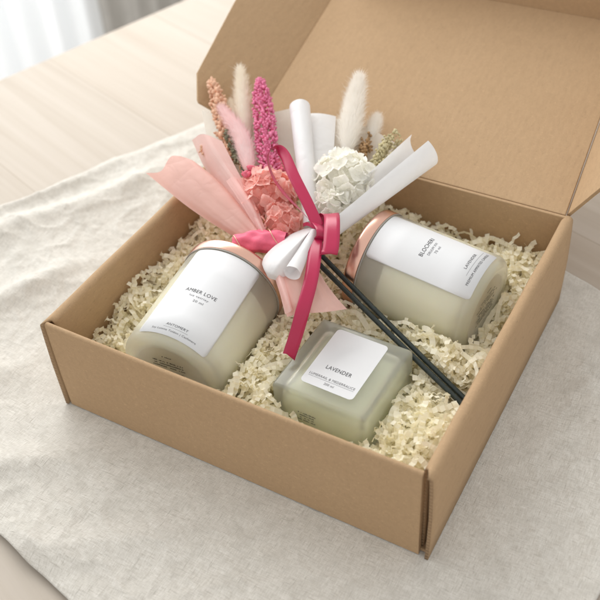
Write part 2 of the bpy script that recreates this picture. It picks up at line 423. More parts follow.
# ---------------------------------------------------------------- kraft box
BW, BD, BH = 30.0, 27.1, 8.65
box = empty("gift_box", (0, 0, 0)); tag(box, "open brown kraft cardboard mailer box holding candles and dried bouquets", "box")
def slab(name, pts, th, parent, nrm, mat=KRAFT, bw=.07, sub=6):
    """a board: outline pts (4, ccw from the face side), thickness th against nrm"""
    p = [Vector(q) for q in pts]; n = Vector(nrm).normalized()
    m = MB()
    f = [[(p[0] * (1 - i / sub) + p[1] * i / sub) * (1 - j / sub) + (p[3] * (1 - i / sub) + p[2] * i / sub) * j / sub for i in range(sub + 1)] for j in range(sub + 1)]
    ring = [f[0][i] for i in range(sub)] + [f[j][sub] for j in range(sub)] + [f[sub][i] for i in range(sub, 0, -1)] + [f[j][0] for j in range(sub, 0, -1)]
    b = len(m.v); m.v += [tuple(q) for q in ring]; k = len(ring)
    m.v += [tuple(q - n * th) for q in ring]
    m.f.append(tuple(range(k))); m.f.append(tuple(range(2 * k - 1, k - 1, -1)))
    for i in range(k): m.f.append((i, k + i, k + (i + 1) % k, (i + 1) % k))
    o = m.build(name, mat, parent, False); bevel(o, bw, 2); return o
bp = MB(); bp.box(.3, BW - .3, .35, BD - .3, 0.02, .3); bp.build("base_panel", KRAFT, box, False)
# side walls: board folded over at the top (an upside-down U), open at the front end
def side_wall(x_out, sgn):
    rows = []
    prof = [(0, .0), (-.06, 2.2), (-.10, 4.5), (-.05, 6.8), (0, BH - .42)]
    for k in range(1, 10):
        a = pi * k / 10; prof.append((.42 - .42 * cos(a), BH - .42 + .42 * sin(a)))
    prof += [(.84, BH - .42), (.86, 6.0), (.84, 3.0), (.84, .32)]
    ny = 40
    for j in range(ny + 1):
        y = -.12 + (BD + .1) * j / ny
        wob = .05 * noise.noise(Vector((y * .2, sgn, 0)))
        rows.append([(x_out + sgn * (px + wob * (pz / BH) - .0), y + .10 * (pz / BH) * (1 if j == 0 else 0) + (.62 * max(0, 1 - j / 4) * max(0, min(1, (px - .30) / .3))), pz) for px, pz in prof])
    m = MB(); m.grid(rows)
    o = m.build("side_wall", [KRAFT, EDGE], box)
    s = o.modifiers.new("board", 'SOLIDIFY'); s.thickness = .24 * S; s.offset = -1 if sgn > 0 else 1; s.material_offset_rim = 1
    return o
side_wall(-.05, 1); side_wall(BW + .08, -1)
fp = MB()
prof = [(.0, 0.02), (-.03, 3), (-.02, 6), (0, BH - .20)] + [(.19 - .19 * cos(pi * k / 8), BH - .20 + .19 * sin(pi * k / 8)) for k in range(1, 8)] + [(.38, BH - .20), (.38, 4), (.38, .32)]
x0, x1 = .42, BW - .62
nx = 30
fp.grid([[(x0 + (x1 - x0) * i / nx, py + .06 * sin(pi * i / nx) * (-pz / BH), pz) for py, pz in prof] for i in range(nx + 1)])
b = len(fp.v); k = len(prof)
fp.f.append(tuple(range(k))); fp.f.append(tuple(range(b - 1, b - k - 1, -1)))
bevel(fp.build("front_panel", KRAFT, box, True), .03, 1, 60)
slab("back_panel", [(.80, BD - .34, .3), (BW - .80, BD - .34, .3), (BW - .45, BD - .34, BH - .03), (.55, BD - .34, BH - .03)], .3, box, (0, -1, 0))
# lid leaning far back
al = radians(12); SD = Vector((0, cos(al), sin(al))); LN = Vector((0, -sin(al), cos(al)))
SK = -math.tan(radians(4)); LV = Vector((SK, 0, 0)) + SD
HL = Vector((.8, BD - .02, BH)); HR = Vector((BW - .45, BD - .02, BH)); LL = 23.0
lid = slab("lid", [HL + Vector((.14, 0, 0)), HR - Vector((.14, 0, 0)), HR + LV * LL - Vector((.14, 0, 0)), HL + LV * LL + Vector((.14, 0, 0))], .3, box, LN)
def flap(hinge, sgn, ph, outline, name="side_flap"):
    a = radians(ph); w = Vector((sgn * cos(a), 0, 0)) + LN * sin(a)
    pts = [hinge - LN * .10 + LV * s + w * (t if t > .1 else -.25) for s, t in outline]
    n = w.cross(LV); n = n if n.dot(LN + Vector((-sgn, 0, 0))) > 0 else -n
    m = MB(); k = len(pts); m.v += [tuple(p) for p in pts] + [tuple(p - n.normalized() * .28) for p in pts]
    m.f.append(tuple(range(k))); m.f.append(tuple(range(2 * k - 1, k - 1, -1)))
    for i in range(k): m.f.append((i, k + i, k + (i + 1) % k, (i + 1) % k))
    o = m.build(name, KRAFT, lid, False); bevel(o, .06, 2); return o
flap(HL, -1, 38, [(.25, .06), (-.7, 5.0), (-.5, 5.25), (1.75, 6.55), (10.8, 7.4), (21.2, 8.0), (22.6, 6.8), (22.7, .06)])
flap(HR, 1, 62, [(.25, .06), (-.1, 6.0), (1.6, 7.6), (21.0, 8.0), (22.5, 6.8), (22.7, .06)])
a = radians(80); fw_ = SD * cos(a) + LN * sin(a)
p0, p1 = HL + LV * (LL - .02) - LN * .12, HR + LV * (LL - .02) - LN * .12
slab("front_flap", [p0 + Vector((.4, 0, 0)), p1 - Vector((.4, 0, 0)), p1 - Vector((1.6, 0, 0)) + fw_ * 7.5, p0 + Vector((1.6, 0, 0)) + fw_ * 7.5], .3, lid, -(SD * sin(a) - LN * cos(a)))

# ---------------------------------------------------------------- candle jars lying on their sides
JR, JL, JT = 4.0, 9.18, 10.18
def cyl_label(th0, th1, z0, z1, r, rc):
    """curved paper label with rounded corners: verts/faces"""
    n = 60; m = MB(); top, bot = [], []
    w = radians(th1 - th0) * r
    rows = []
    for i in range(n + 1):
        u = w * i / n; du = min(u, w - u)
        mg = rc - sqrt(max(0, rc * rc - (rc - du) ** 2)) if du < rc else 0
        th = radians(th0) + u / r
        rows.append([(r * cos(th), r * sin(th), z0 + mg + (z1 - z0 - 2 * mg) * k / 4) for k in range(5)])
    m.grid(rows); return m
def wrap(geo, th, z, r, mb):
    v, f = geo; b = len(mb.v)
    for x, y in v:
        a = radians(th) + x / r; mb.v.append((r * cos(a), r * sin(a), z + y))
    mb.f += [tuple(b + i for i in q) for q in f]
def jar(base, az, ti, label, lab, lines, seed):
    az, ti = radians(az), radians(ti)
    Z = Vector((cos(az) * cos(ti), sin(az) * cos(ti), sin(ti))); X = (Vector((0, 0, 1)) - Z * Z.z).normalized(); Y = Z.cross(X)
    R = Matrix((X, Y, Z)).transposed()
    t = empty("candle_jar", base, R.to_4x4()); tag(t, label, "candle", "frosted candle jars with copper lids")
    g = MB()
    prof = [(.02, .22), (2.6, .22), (3.0, .08), (3.3, 0)] + [(3.3 + .7 * sin(k * pi / 12), .7 - .7 * cos(k * pi / 12)) for k in range(1, 7)] + [(JR, 3), (JR, 6), (JR, JL - .1), (JR - .08, JL), (JR - .28, JL), (JR - .34, JL - .1), (JR - .34, 5), (JR - .34, 1.5)] + [(JR - .34 - .6 * (1 - cos(k * pi / 8)), 1.5 - .6 * sin(k * pi / 8)) for k in range(1, 5)] + [(.02, .9)]
    g.lathe(prof, 112); g.build("glass_body", FROST, t)
    w = MB(); w.lathe([(.02, .86), (3.0, .86), (3.42, 1.05), (3.69, 1.5), (3.70, 3), (3.70, 7.3), (3.5, 7.42), (3.2, 7.4), (.02, 7.35)], 96); w.build("wax", WAX, t)
    l = MB(); l.lathe([(3.72, JL - .02), (4.06, JL - .02), (4.1, JL + .04), (4.1, JT - .3)] + [(4.1 - .3 * (1 - cos(k * pi / 8)), JT - .3 + .3 * sin(k * pi / 8)) for k in range(1, 5)] + [(3.4, JT), (.02, JT), ], 112)
    l.lathe([(3.72, JL - .02), (3.72, JT - .25), (.02, JT - .25)], 80)
    ld = l.build("lid", COPPER, t)
    k = MB(); k.lathe([(4.03, JL - .16), (4.09, JL - .13), (4.09, JL - .05), (4.03, JL - .03)], 112); k.build("seal_ring", GASKET, ld)
    lo = cyl_label(*lab, JR + .03, .3).build("label", LABEL, t)
    sm = lo.modifiers.new("thickness", 'SOLIDIFY'); sm.thickness = .02 * S; sm.offset = 0
    for (s, th, z, wd, h, soft) in lines:
        a = MB(); wrap((([(-wd / 2 + wd * q / 30, y) for q in range(31) for y in (-h / 2, h / 2)], [(2 * q, 2 * q + 2, 2 * q + 3, 2 * q + 1) for q in range(30)]) if s is None else fit_text(s, wd, h, 1.08)), th, z, JR + .055, a)
        a.build("lettering" if s else "printed_line", INK2 if soft else INK, lo)
    st = MB(); st.lathe([(.02, .17), (2.95, .17), (2.95, .13)], 80)
    # the sticker sits in the shallow recess under the base
    so = st.build("base_sticker", STICK, t)
    rng = random.Random(seed); pm = MB()
    for geo, ox, oy in ((fine_print(rng, 1.0, 1, .3, .12), 0, 1.85), (fine_print(rng, 3.6, 3, .27, .12), 0, 1.3), (fine_print(rng, 3.0, 5, .26, .14), 0, .3)):
        bb = len(pm.v)
        for x, y in geo[0]:
            # base seen from below: up = X, right = -Y
            pm.v.append((y + oy, -(x + ox), .10))
        pm.f += [tuple(bb + i for i in q) for q in geo[1]]
    pm.build("lettering", INK, so)
    return t
jar((9.46, 1.92, 5.64), 93.8, 4.1, "frosted candle jar beside the front left wall, its white label reading AMBER LOVE", (-32, 48, .45, 8.95),
    [("AMBER LOVE", 8, 4.8, 2.45, .30, 0), ("luz vetriey", 9, 4.33, 1.5, .22, 1), ("20 ml", 11, 3.95, .8, .2, 1),
     ("ANTOMERY", 8, 1.42, 1.7, .21, 0), (None, 8, 1.17, 1.9, .018, 1), ("Soy Lumina Toldon | Cashmere", 8, .88, 3.5, .21, 0)], 3)
jar((26.8, 17.91, 5.48), 175.54, 3.89, "frosted candle jar at the back right, its white label reading BLOCHERI", (-43, 25, .5, 8.98),
    [("BLOCHERI", -6, 5.2, 1.95, .32, 0), ("DRUUM XVI", -6, 4.72, 1.35, .2, 1), ("70 ml", -5, 4.35, .75, .2, 1),
     ("LAVENDER", -1, 1.85, 1.75, .22, 0), (None, 0, 1.5, 2.9, .018, 1), ("PREMIUM AMMATED CANDLE", -5, 1.14, 3.5, .2, 0)], 8)

# ---------------------------------------------------------------- square frosted bottle
sq = empty("square_candle", (20.3, 7.4, .35), Matrix.Rotation(radians(-1.5), 4, 'Z'))
tag(sq, "square frosted glass candle with white LAVENDER label, nearest the front wall", "candle")
def rbox(hx, z0, z1, r, seg=5, inward=False):
    m = bmesh.new(); bmesh.ops.create_cube(m, size=1)
    for v in m.verts: v.co = Vector((v.co.x * 2 * hx, v.co.y * 2 * hx, z0 if v.co.z < 0 else z1))
    bmesh.ops.bevel(m, geom=list(m.edges), offset=r, segments=seg, affect='EDGES', profile=.5)
    if inward: bmesh.ops.reverse_faces(m, faces=list(m.faces))
    v = [tuple(q.co) for q in m.verts]; m.verts.index_update(); f = [tuple(q.index for q in fc.verts) for fc in m.faces]; m.free(); return v, f
g = MB()
for hx, z0, z1, r, inw in ((3.64, 0, 6.1, .30, False), (3.04, .5, 5.5, .5, True)):
    v, f = rbox(hx, z0, z1, r, 5, inw); b = len(g.v); g.v += v; g.f += [tuple(b + i for i in q) for q in f]
go = g.build("glass_body", FROST2, sq)
v, f = rbox(3.07, .47, 4.7, .5, 5); mk("wax", v, f, GEL, sq)
def flat_label(cx, cy, w, h, rc, z):
    pts = []
    for (sx, sy, a0) in ((1, 1, 0), (-1, 1, 90), (-1, -1, 180), (1, -1, 270)):
        for k in range(7):
            a = radians(a0 + 15 * k); pts.append((cx + sx * (w / 2 - rc) + rc * cos(a), cy + sy * (h / 2 - rc) + rc * sin(a), z))
    return pts, [tuple(range(len(pts)))]
v, f = flat_label(-.02, .3, 4.05, 5.55, .32, 6.125); lo = mk("label", v, f, LABEL, sq, False)
for s, y, wd, h, ink in (("LAVENDER", -.55, 1.95, .34, INK), ("LUMERRAIL & MEDERRALICE", -1.52, 3.5, .21, INK2), (None, -1.74, 3.5, .018, INK2), ("200 ml", -2.0, .75, .2, INK2)):
    vv, ff = ([(-wd / 2, -.009), (wd / 2, -.009), (wd / 2, .009), (-wd / 2, .009)], [(0, 1, 2, 3)]) if s is None else fit_text(s, wd, h, 1.08)
    mk("lettering" if s else "printed_line", [(x - .02, yy + y, 6.14) for x, yy in vv], ff, ink, lo, False)
pv, pf = fine_print(random.Random(5), 1.5, 4, .24, .13)
mk("fine_print", [(x - .95, -3.655, y + 4.25) for x, y in pv], pf, INK, sq, False)

# ---------------------------------------------------------------- black reeds
for i, (A, B_, r) in enumerate((((13.9, 15.6, 8.35), (29.0, 9.75, 4.2), .195), ((13.6, 15.0, 8.3), (28.95, 9.2, 4.35), .195))):
    m = MB(); A, B_ = Vector(A), Vector(B_)
    m.tube([A.lerp(B_, k / 12) + Vector((0, 0, -.10 * sin(pi * k / 12))) for k in range(13)], r, 14)
    o = m.build("diffuser_reed", REED); bevel(o, .04, 2)
    tag(o, ("black diffuser reed on the far side of the pair, touching the BLOCHERI jar side", "black diffuser reed on the near side of the pair, running past the square LAVENDER candle")[i], "reed", "black diffuser reeds")

# ---------------------------------------------------------------- crinkled paper shred
rng = random.Random(11)
def cyl_info(base, az, ti):
    az, ti = radians(az), radians(ti); return Vector(base), Vector((cos(az) * cos(ti), sin(az) * cos(ti), sin(ti)))
JARS = [cyl_info((9.46, 1.92, 5.64), 93.8, 4.1), cyl_info((26.8, 17.91, 5.48), 175.54, 3.89)]
def inside(p, mg=.06):
    for b_, z_ in JARS:
        d = p - b_; t = d.dot(z_)
        if -.05 < t < JT + .05 and (d - z_ * t).length < JR + mg + (.1 if t > JL else 0): return True
    t = (p.x - 13.9) / 15.1
    if 0 < t < 1.02 and abs(p.y - (15.3 - 5.9 * t)) < .62 and p.z > 8.32 - 4.1 * t - .25: return True
    return abs(p.x - 20.3) < 3.66 + mg and abs(p.y - 7.4) < 3.66 + mg and p.z < 9
def fill_h(x, y):
    h = 4.75 + .9 * noise.noise(Vector((x * .16, y * .16, 2))) + .5 * noise.noise(Vector((x * .45, y * .45, 8)))
    h += .9 * math.exp(-((x - 1) / 3) ** 2) * (y / 20)
    h += .8 * math.exp(-((x - 24.5) / 4) ** 2 - ((y - 13.0) / 2.0) ** 2)
    h += 1.1 * math.exp(-((x - 14.5) / 1.8) ** 2 - ((y - 5) / 5) ** 2)
    h -= 1.5 * math.exp(-((x - 21) / 3.2) ** 4 - ((y - 2.6) / 1.5) ** 4)
    h += .8 * math.exp(-((x - 13) / 4) ** 2 - ((y - 22) / 4) ** 2)
    return h
sh = MB(); made = 0; tries = 0
while made < 3000 and tries < 60000:
    tries += 1
    x, y = rng.uniform(1.0, 29.0), rng.uniform(.6, 26.6)
    z = fill_h(x, y) - abs(rng.gauss(0, .75)) + rng.uniform(-.1, .35)
    yaw = rng.uniform(0, 2 * pi); pit = rng.gauss(0, .28)
    d = Vector((cos(yaw) * cos(pit), sin(yaw) * cos(pit), sin(pit)))
    nrm = Vector((rng.gauss(0, .5), rng.gauss(0, .5), 1)); nrm = (nrm - d * nrm.dot(d)).normalized()
    wv = d.cross(nrm)
    L = rng.randint(8, 30); st = rng.uniform(.24, .36); wd = rng.uniform(.27, .42); fa = radians(rng.uniform(30, 50) if rng.random() < .75 else rng.uniform(8, 25))
    cu = rng.gauss(0, .09); cv = rng.gauss(0, .09); tw = rng.gauss(0, .07)
    p = Vector((x, y, z)); rows = []; ok = True; off = 0
    for k in range(L):
        q = p + nrm * (st * .5 * sin(fa) * (1 if k % 2 else -1))
        e0, e1 = q - wv * wd / 2, q + wv * wd / 2
        if q.z > fill_h(q.x, q.y) + 1.0:
            ok = k >= 3; break
        if inside(q) or not (.95 < q.x < 29.05 and .45 < q.y < 26.7) or q.z < .5 or inside(e0) or inside(e1):
            ok = k >= 3; break
        sk = wv * 0
        rows.append([e0, e1])
        p = p + d * st * cos(fa) * rng.uniform(.85, 1.15)
        nrm = (nrm + wv * tw).normalized()
        d2 = (d + nrm * cv + wv * cu).normalized(); nrm = (nrm - d2 * nrm.dot(d2)).normalized(); d = d2; wv = d.cross(nrm)
        gh = fill_h(min(29, max(1, p.x)), min(26.6, max(.6, p.y)))
        if p.z > gh + .45: d = (d + Vector((0, 0, -.35))).normalized()
    if not ok or len(rows) < 3: continue
    sh.grid(rows); made += 1
bed = [[(x * 28.1 / 40 + .95, y * 26.1 / 40 + .45, max(.5, min(fill_h(x * .7 + .95, y * .65 + .45) - 1.9, 2.6))) for x in range(41)] for y in range(41)]
sh.grid(bed)
so = sh.build("shredded_paper", SHRED, None, False)
tag(so, "cream crinkle cut paper shred filling the kraft box round the candles", "paper shred", kind="stuff")

# ---------------------------------------------------------------- bouquets
def sheet(name, curves, mat, parent, org, nu=40, nv=36, wr=.05, seed=0, pleat=0, pn=5):
    cs = [catmull(c, nv) for c in curves]
    rows = []
    for j in range(nv):
        rows.append(catmull([c[j] for c in cs], nu))
    for j in range(nv):
        for i in range(nu):
            p = rows[j][i]; f = noise.noise(Vector((i * .25 + seed * 7, j * .05, seed))) * wr + noise.noise(p * .5 + Vector((seed, 0, 0))) * wr
            rows[j][i] = p + CAMZ * (f + pleat * (.25 + .75 * sin(pi * j / (nv - 1))) * (abs(((i / (nu - 1) * pn + .25 * noise.noise(Vector((j * .09, seed, 0)))) % 1) - .5) * 2 - .5))
    m = MB(); m.grid(rows); return m.build(name, mat, parent, True, org)
def strip(name, pts, wvec, width, mat, parent, org, n=60, taper=None):
    c = catmull(pts, n); rows = []
    ws = catmull(wvec, n) if isinstance(wvec, list) else None
    for i, p in enumerate(c):
        w = ws[i] if ws else Vector(wvec)
        t = (c[min(i + 1, n - 1)] - c[max(i - 1, 0)]).normalized(); w = (w - t * w.dot(t) * .7).normalized()
        rows.append([p + w * width * (k / 4 - .5) + (t * (taper * (k / 4 - .5)) if taper and i == n - 1 else Vector()) for k in range(5)])
    m = MB(); m.grid(rows); o = m.build(name, mat, parent, True, org)
    s = o.modifiers.new("thickness", 'SOLIDIFY'); s.thickness = .012 * S; s.offset = 0
    return o
def bunny(name, base, tip, rad, mat, parent, org, seed, bend=None, nh=2600, label=None):
    rng = random.Random(seed); A, B = Vector(base), Vector(tip)
    mid = (A + B) / 2 + (Vector(bend) if bend else Vector())
    c = catmull([A, mid, B], 24); m = MB()
    rr = [rad * .70 * sin(pi * ((k / 23) ** .8 * .86 + .12)) ** .8 for k in range(24)]
    m.tube(c, [max(.03, r) for r in rr], 18)
    for _ in range(int(nh * 1.7)):
        t = rng.random() ** .8 * .985; k = t * 23; i = min(22, int(k)); p = c[i].lerp(c[i + 1], k - i); r = rr[i] + (rr[i + 1] - rr[i]) * (k - i)
        ax = (c[i + 1] - c[i]).normalized(); e1 = ax.orthogonal().normalized(); e2 = ax.cross(e1); a = rng.uniform(0, 2 * pi)
        o = e1 * cos(a) + e2 * sin(a); s0 = p + o * r * .9
        d = (ax * rng.uniform(.6, 1.5) + o * rng.uniform(.25, .75) + Vector((rng.gauss(0, .20), rng.gauss(0, .20), rng.gauss(0, .20)))).normalized()
        L = rad * rng.uniform(.4, .95) * (1.35 if rng.random() < .06 else 1); tw = o.cross(ax).normalized() * rad * .02; b = len(m.v)
        m.v += [tuple(s0 - tw), tuple(s0 + tw), tuple(s0 + d * L)]; m.f.append((b, b + 1, b + 2))
    o = m.build(name, mat, parent, True, org)
    if label: o['label'] = label
    return o
def spike(name, base, tip, rad, br, n, mat, parent, org, seed, bend=None, st=1.5, label=None):
    rng = random.Random(seed); A, B = Vector(base), Vector(tip); mid = (A + B) / 2 + (Vector(bend) if bend else Vector())
    c = catmull([A, mid, B], 30); m = MB(); m.tube(c, [rad * .35 * (1 - .7 * k / 29) for k in range(30)], 8)
    for q in range(n):
        t = (q + rng.random()) / n; k = t * 29; i = min(28, int(k)); p = c[i].lerp(c[i + 1], k - i)
        ax = (c[i + 1] - c[i]).normalized(); e1 = ax.orthogonal().normalized(); e2 = ax.cross(e1); a = q * 2.39996 + rng.gauss(0, .3)
        o = e1 * cos(a) + e2 * sin(a); R = rad * (.55 + .45 * sin(pi * min(1, .25 + t * .65))) * (1 if t < .85 else 1 - (t - .85) * 3.5) * rng.uniform(.75, 1.12) * (rng.uniform(.6, 1.25) if mat is PEACH else 1)
        m.blob(p + o * R, br * rng.uniform(.55, 1.4), ax=(o + ax * rng.uniform(.2, 1.5) + Vector((rng.gauss(0, .3), rng.gauss(0, .3), rng.gauss(0, .3)))), st=st * rng.uniform(.8, 1.5))
    o = m.build(name, mat, parent, True, org)
    if label: o['label'] = label
    return o
def tuft(name, base, tip, rad, br, n, mat, parent, org, seed, stems=9, label=None):
    rng = random.Random(seed); A, B = Vector(base), Vector(tip); ax = (B - A); L = ax.length; ax.normalize(); e1 = ax.orthogonal().normalized(); e2 = ax.cross(e1)
    m = MB()
    tips = []
    for k in range(stems):
        a = rng.uniform(0, 2 * pi); r = rad * sqrt(rng.random()); tp = A + ax * L * rng.uniform(.55, 1.0) + (e1 * cos(a) + e2 * sin(a)) * r
        m.tube(catmull([A, A.lerp(tp, .5) + ax * .2, tp], 6), .035, 5); tips.append(tp)
    for k in range(n):
        tp = rng.choice(tips); t = rng.uniform(.45, 1.05); p = A.lerp(tp, t) + Vector((rng.gauss(0, 1), rng.gauss(0, 1), rng.gauss(0, 1))) * rad * .17
        m.blob(p, br * rng.uniform(.6, 1.3), ax=Vector((rng.gauss(0, 1), rng.gauss(0, 1), rng.gauss(0, 1))), st=rng.uniform(.8, 1.7))
    o = m.build(name, mat, parent, True, org)
    if label: o['label'] = label
    return o
def hydrangea(name, cen, rad, fs, nf, mat, parent, org, seed, squash=.8, label=None):
    rng = random.Random(seed); C0 = Vector(cen); m = MB()
    up = (CAMZ * .8 + Vector((0, .1, .5))).normalized()
    for k in range(nf):
        y = 1 - 1.7 * (k + .5) / nf; r = sqrt(max(0, 1 - y * y)); a = k * 2.39996 + rng.gauss(0, .2)
        e1 = up.orthogonal().normalized(); e2 = up.cross(e1)
        n = (up * y + (e1 * cos(a) + e2 * sin(a)) * r).normalized()
        c = C0 + n * rad * (1.08 if k % 2 else .80) * rng.uniform(.94, 1.06); c -= up * (c - C0).dot(up) * (1 - squash)
        n = (n + Vector((rng.gauss(0, .2), rng.gauss(0, .2), rng.gauss(0, .2)))).normalized()
        f1 = n.orthogonal().normalized(); f2 = n.cross(f1); ph = rng.uniform(0, 2 * pi)
        for q in range(4):
            b = ph + q * pi / 2 + rng.gauss(0, .14); d = f1 * cos(b) + f2 * sin(b); w = n.cross(d)
            L = fs * rng.uniform(.8, 1.15); W = L * rng.uniform(.92, 1.12); cup = rng.uniform(.0, .42); rows = []
            wv_ = rng.uniform(0, 6.28)
            for i in range(8):
                t = i / 7; wid = W * .5 * (sin(pi * min(.985, (t ** 1.25 * .80 + .185 - .10 * (1 - t)))) ** .55)
                row = []
                for jj in range(7):
                    s = jj / 3 - 1
                    p = c + d * L * (t * (1 - .10 * s * s)) + w * wid * s + n * (L * cup * t * t + .20 * L * s * s * t + (.07 * L) * sin(wv_ + s * 4 + t * 2) * t)
                    row.append(p)
                rows.append(row)
            m.grid(rows)
        m.blob(c + n * fs * .06, fs * .09)
    o = m.build(name, mat, parent, True, org)
    if label: o['label'] = label
    return o
def stalk(pts, r, parent, org, mat=STEM):
    m = MB(); m.tube(catmull(pts, 16), r, 7); return m.build("stem", mat, parent, True, org)

# ---- pink bouquet
po = (10.77,13.83,9.40)
pb = empty("pink_bouquet", po); tag(pb, "bouquet of pink and peach dried flowers wrapped in pink waxed paper", "bouquet", "small dried flower bouquets")
sheet("wrapping_paper", [[(10.08,13.40,8.70), (6.85,14.00,8.90), (2.70,14.99,9.30), (-2.26,16.41,10.20)], [(10.18,13.18,9.20), (6.79,14.10,9.60), (2.44,15.43,10.10), (-0.89,16.72,10.60)], [(10.35,13.38,9.50), (6.87,14.79,10.10), (2.46,16.58,10.80), (-0.70,18.17,11.20)],
                         [(10.65,13.50,9.80), (7.75,15.32,10.30), (3.94,17.24,10.90), (1.13,18.37,11.20)], [(10.37,14.31,9.10), (7.22,16.49,9.60), (3.91,18.00,10.10), (1.42,18.52,10.60)]], PINKP, pb, po, seed=1, wr=.06)
sheet("wrapping_paper", [[(10.10,14.05,9.20), (5.89,16.30,9.80), (1.81,19.01,10.20), (-0.80,21.16,10.90)], [(10.68,13.64,10.00), (6.98,16.31,11.20), (3.50,18.47,12.00), (1.21,20.19,12.60)],
                         [(10.63,14.14,9.80), (8.12,16.29,10.80), (5.17,18.66,11.40), (2.63,20.71,12.00)]], PINKP2, pb, po, seed=2, wr=.06)
sheet("wrapping_paper", [[(10.09,14.31,9.00), (4.81,17.97,9.60), (0.76,21.38,10.20), (-2.33,25.07,11.20)], [(10.48,14.61,9.30), (5.18,20.53,10.00), (2.88,23.29,10.60), (1.60,25.05,11.40)],
                         [(10.93,15.35,9.30), (9.21,21.00,9.90), (7.50,25.18,10.70), (5.78,28.41,11.70)]], CREAMP, pb, po, seed=3, wr=.12)
sheet("wrapping_paper", [[(10.87,13.63,9.20), (13.12,10.70,9.50), (14.50,9.27,9.10), (15.60,8.12,8.60)], [(12.27,13.11,9.90), (14.27,10.25,10.30), (15.82,8.61,9.90), (16.61,8.25,9.20)],
                         [(13.45,13.41,9.90), (15.83,10.90,9.90), (17.29,9.78,9.50), (18.08,9.29,9.10)], [(13.94,14.29,9.40), (16.57,11.86,9.40), (18.07,10.97,9.00), (18.96,10.73,8.50)]], PINKP, pb, po, seed=4, wr=.10, pleat=.18, pn=4)
sheet("wrapping_paper", [[(12.40,11.69,9.70), (13.84,9.83,10.00), (14.85,8.73,9.60), (15.55,7.97,9.00)], [(13.16,11.04,10.30), (14.63,9.24,10.60), (15.52,8.34,10.20), (16.05,7.86,9.50)], [(13.41,11.42,9.90), (14.76,9.80,10.10), (15.54,8.94,9.70), (15.99,8.50,9.20)]], PINKP2, pb, po, seed=5, wr=.05)
sheet("wrapping_paper", [[(10.41,13.93,9.00), (8.19,15.10,10.60), (5.38,16.85,11.40)], [(10.69,13.93,9.20), (8.65,15.29,11.00), (5.93,17.22,11.70)], [(10.70,14.33,9.00), (8.55,16.10,10.40), (6.18,17.83,10.80)]], PINKP2, pb, po, seed=9, wr=.03)
# pink tie: cloth wound round the neck
A, B = Vector((8.27,12.94,9.10)), Vector((12.28,14.13,9.90)); ax = (B - A).normalized(); e1 = (CAMZ - ax * CAMZ.dot(ax)).normalized(); e2 = ax.cross(e1)
rows = []
for k in range(40):
    t = k / 39; r = .42 + .42 * sin(pi * min(1, t * .8 + .1)) ; row = []
    for q in range(40):
        a = 2 * pi * q / 40; f = r * (1 + .09 * sin(3 * a + t * 14) + .05 * sin(7 * a - t * 9))
        row.append(A.lerp(B, t) + (e1 * cos(a) * .8 + e2 * sin(a)) * f)
    rows.append(row)
m = MB(); m.grid(rows, True); tie = m.build("neck_tie", HOTP, pb, True, po)
m = MB(); pts = []
for k in range(60):
    t = k / 59; a = t * 9 - 1.2; r = (.42 + .42 * sin(pi * min(1, t * .8 + .1))) * 1.12
    pts.append(A.lerp(B, t) + (e1 * cos(a) * .8 + e2 * sin(a)) * r)
m.tube(pts, .035, 6); m.build("thread", GOLD, tie, True, po)
hydrangea("hydrangea_head", (8.69,17.84,10.40), 1.75, .86, 62, SALMON, pb, po, 4, .8)
hydrangea("hydrangea_head", (10.87,15.97,9.80), 1.1, .74, 32, SALMON, pb, po, 14, .8)
spike("flower_spike", (7.64,19.67,10.70), (1.69,28.52,13.20), .84, .095, 1050, MAG, pb, po, 6, label="magenta flower spike of tiny buds")
tuft("bud_cluster", (8.32,17.82,10.20), (6.19,18.63,12.00), .62, .2, 90, PINKB, pb, po, 21, 8, label="coral pink bud cluster")
tuft("bud_cluster", (8.41,19.88,10.40), (6.93,21.90,11.00), .5, .2, 46, PINKB, pb, po, 22, 7)
spike("flower_spike", (3.19,20.56,10.40), (-2.89,27.69,12.60), .58, .15, 240, PEACH, pb, po, 7, (.1, .1, 0), label="peach flower spike with loose buds")
spike("flower_spike", (3.04,21.91,10.50), (-0.77,25.90,12.10), .48, .16, 110, PEACH, pb, po, 8)
tuft("bud_cluster", (3.31,19.37,10.70), (0.99,19.85,11.60), .45, .11, 70, PEACH, pb, po, 23, 10)
bunny("bunny_tail", (3.27,23.14,10.60), (-1.12,29.75,13.00), .95, FUR, pb, po, 9, label="cream bunny tail grass")
bunny("bunny_tail", (2.71,23.38,10.50), (-0.58,27.07,11.40), .72, FUR, pb, po, 10, nh=1500)
bunny("bunny_tail", (6.23,19.01,11.10), (0.03,24.67,12.20), .92, FURP, pb, po, 12, (.35, .35, .1), label="pale pink bunny tail grass")
tuft("seed_cluster", (6.16,18.56,10.60), (1.89,22.83,11.40), .65, .13, 160, OLIVE, pb, po, 24, 10)
tuft("seed_cluster", (5.19,19.14,10.90), (4.05,20.75,11.30), .3, .14, 26, BROWN, pb, po, 25, 5)
tuft("seed_cluster", (9.64,18.73,9.60), (6.93,23.16,10.80), .7, .11, 90, BEIGE, pb, po, 26, 9)
for q in ((270, 190, 10.3), (235, 165, 10.2), (246, 145, 10.4), (250, 172, 10.8)):
    pass
stalk([po, (8.75,17.04,10.00), (7.70,19.55,10.60)], .10, pb, po)
stalk([po, (6.80,17.57,10.00), (3.18,20.71,10.30)], .08, pb, po)
stalk([po, (6.96,18.36,10.00), (3.42,22.88,10.50)], .08, pb, po)
stalk([(10.97,13.16,9.20), (9.67,14.88,9.90), (9.98,16.22,10.30)], .06, pb, po, BROWN)

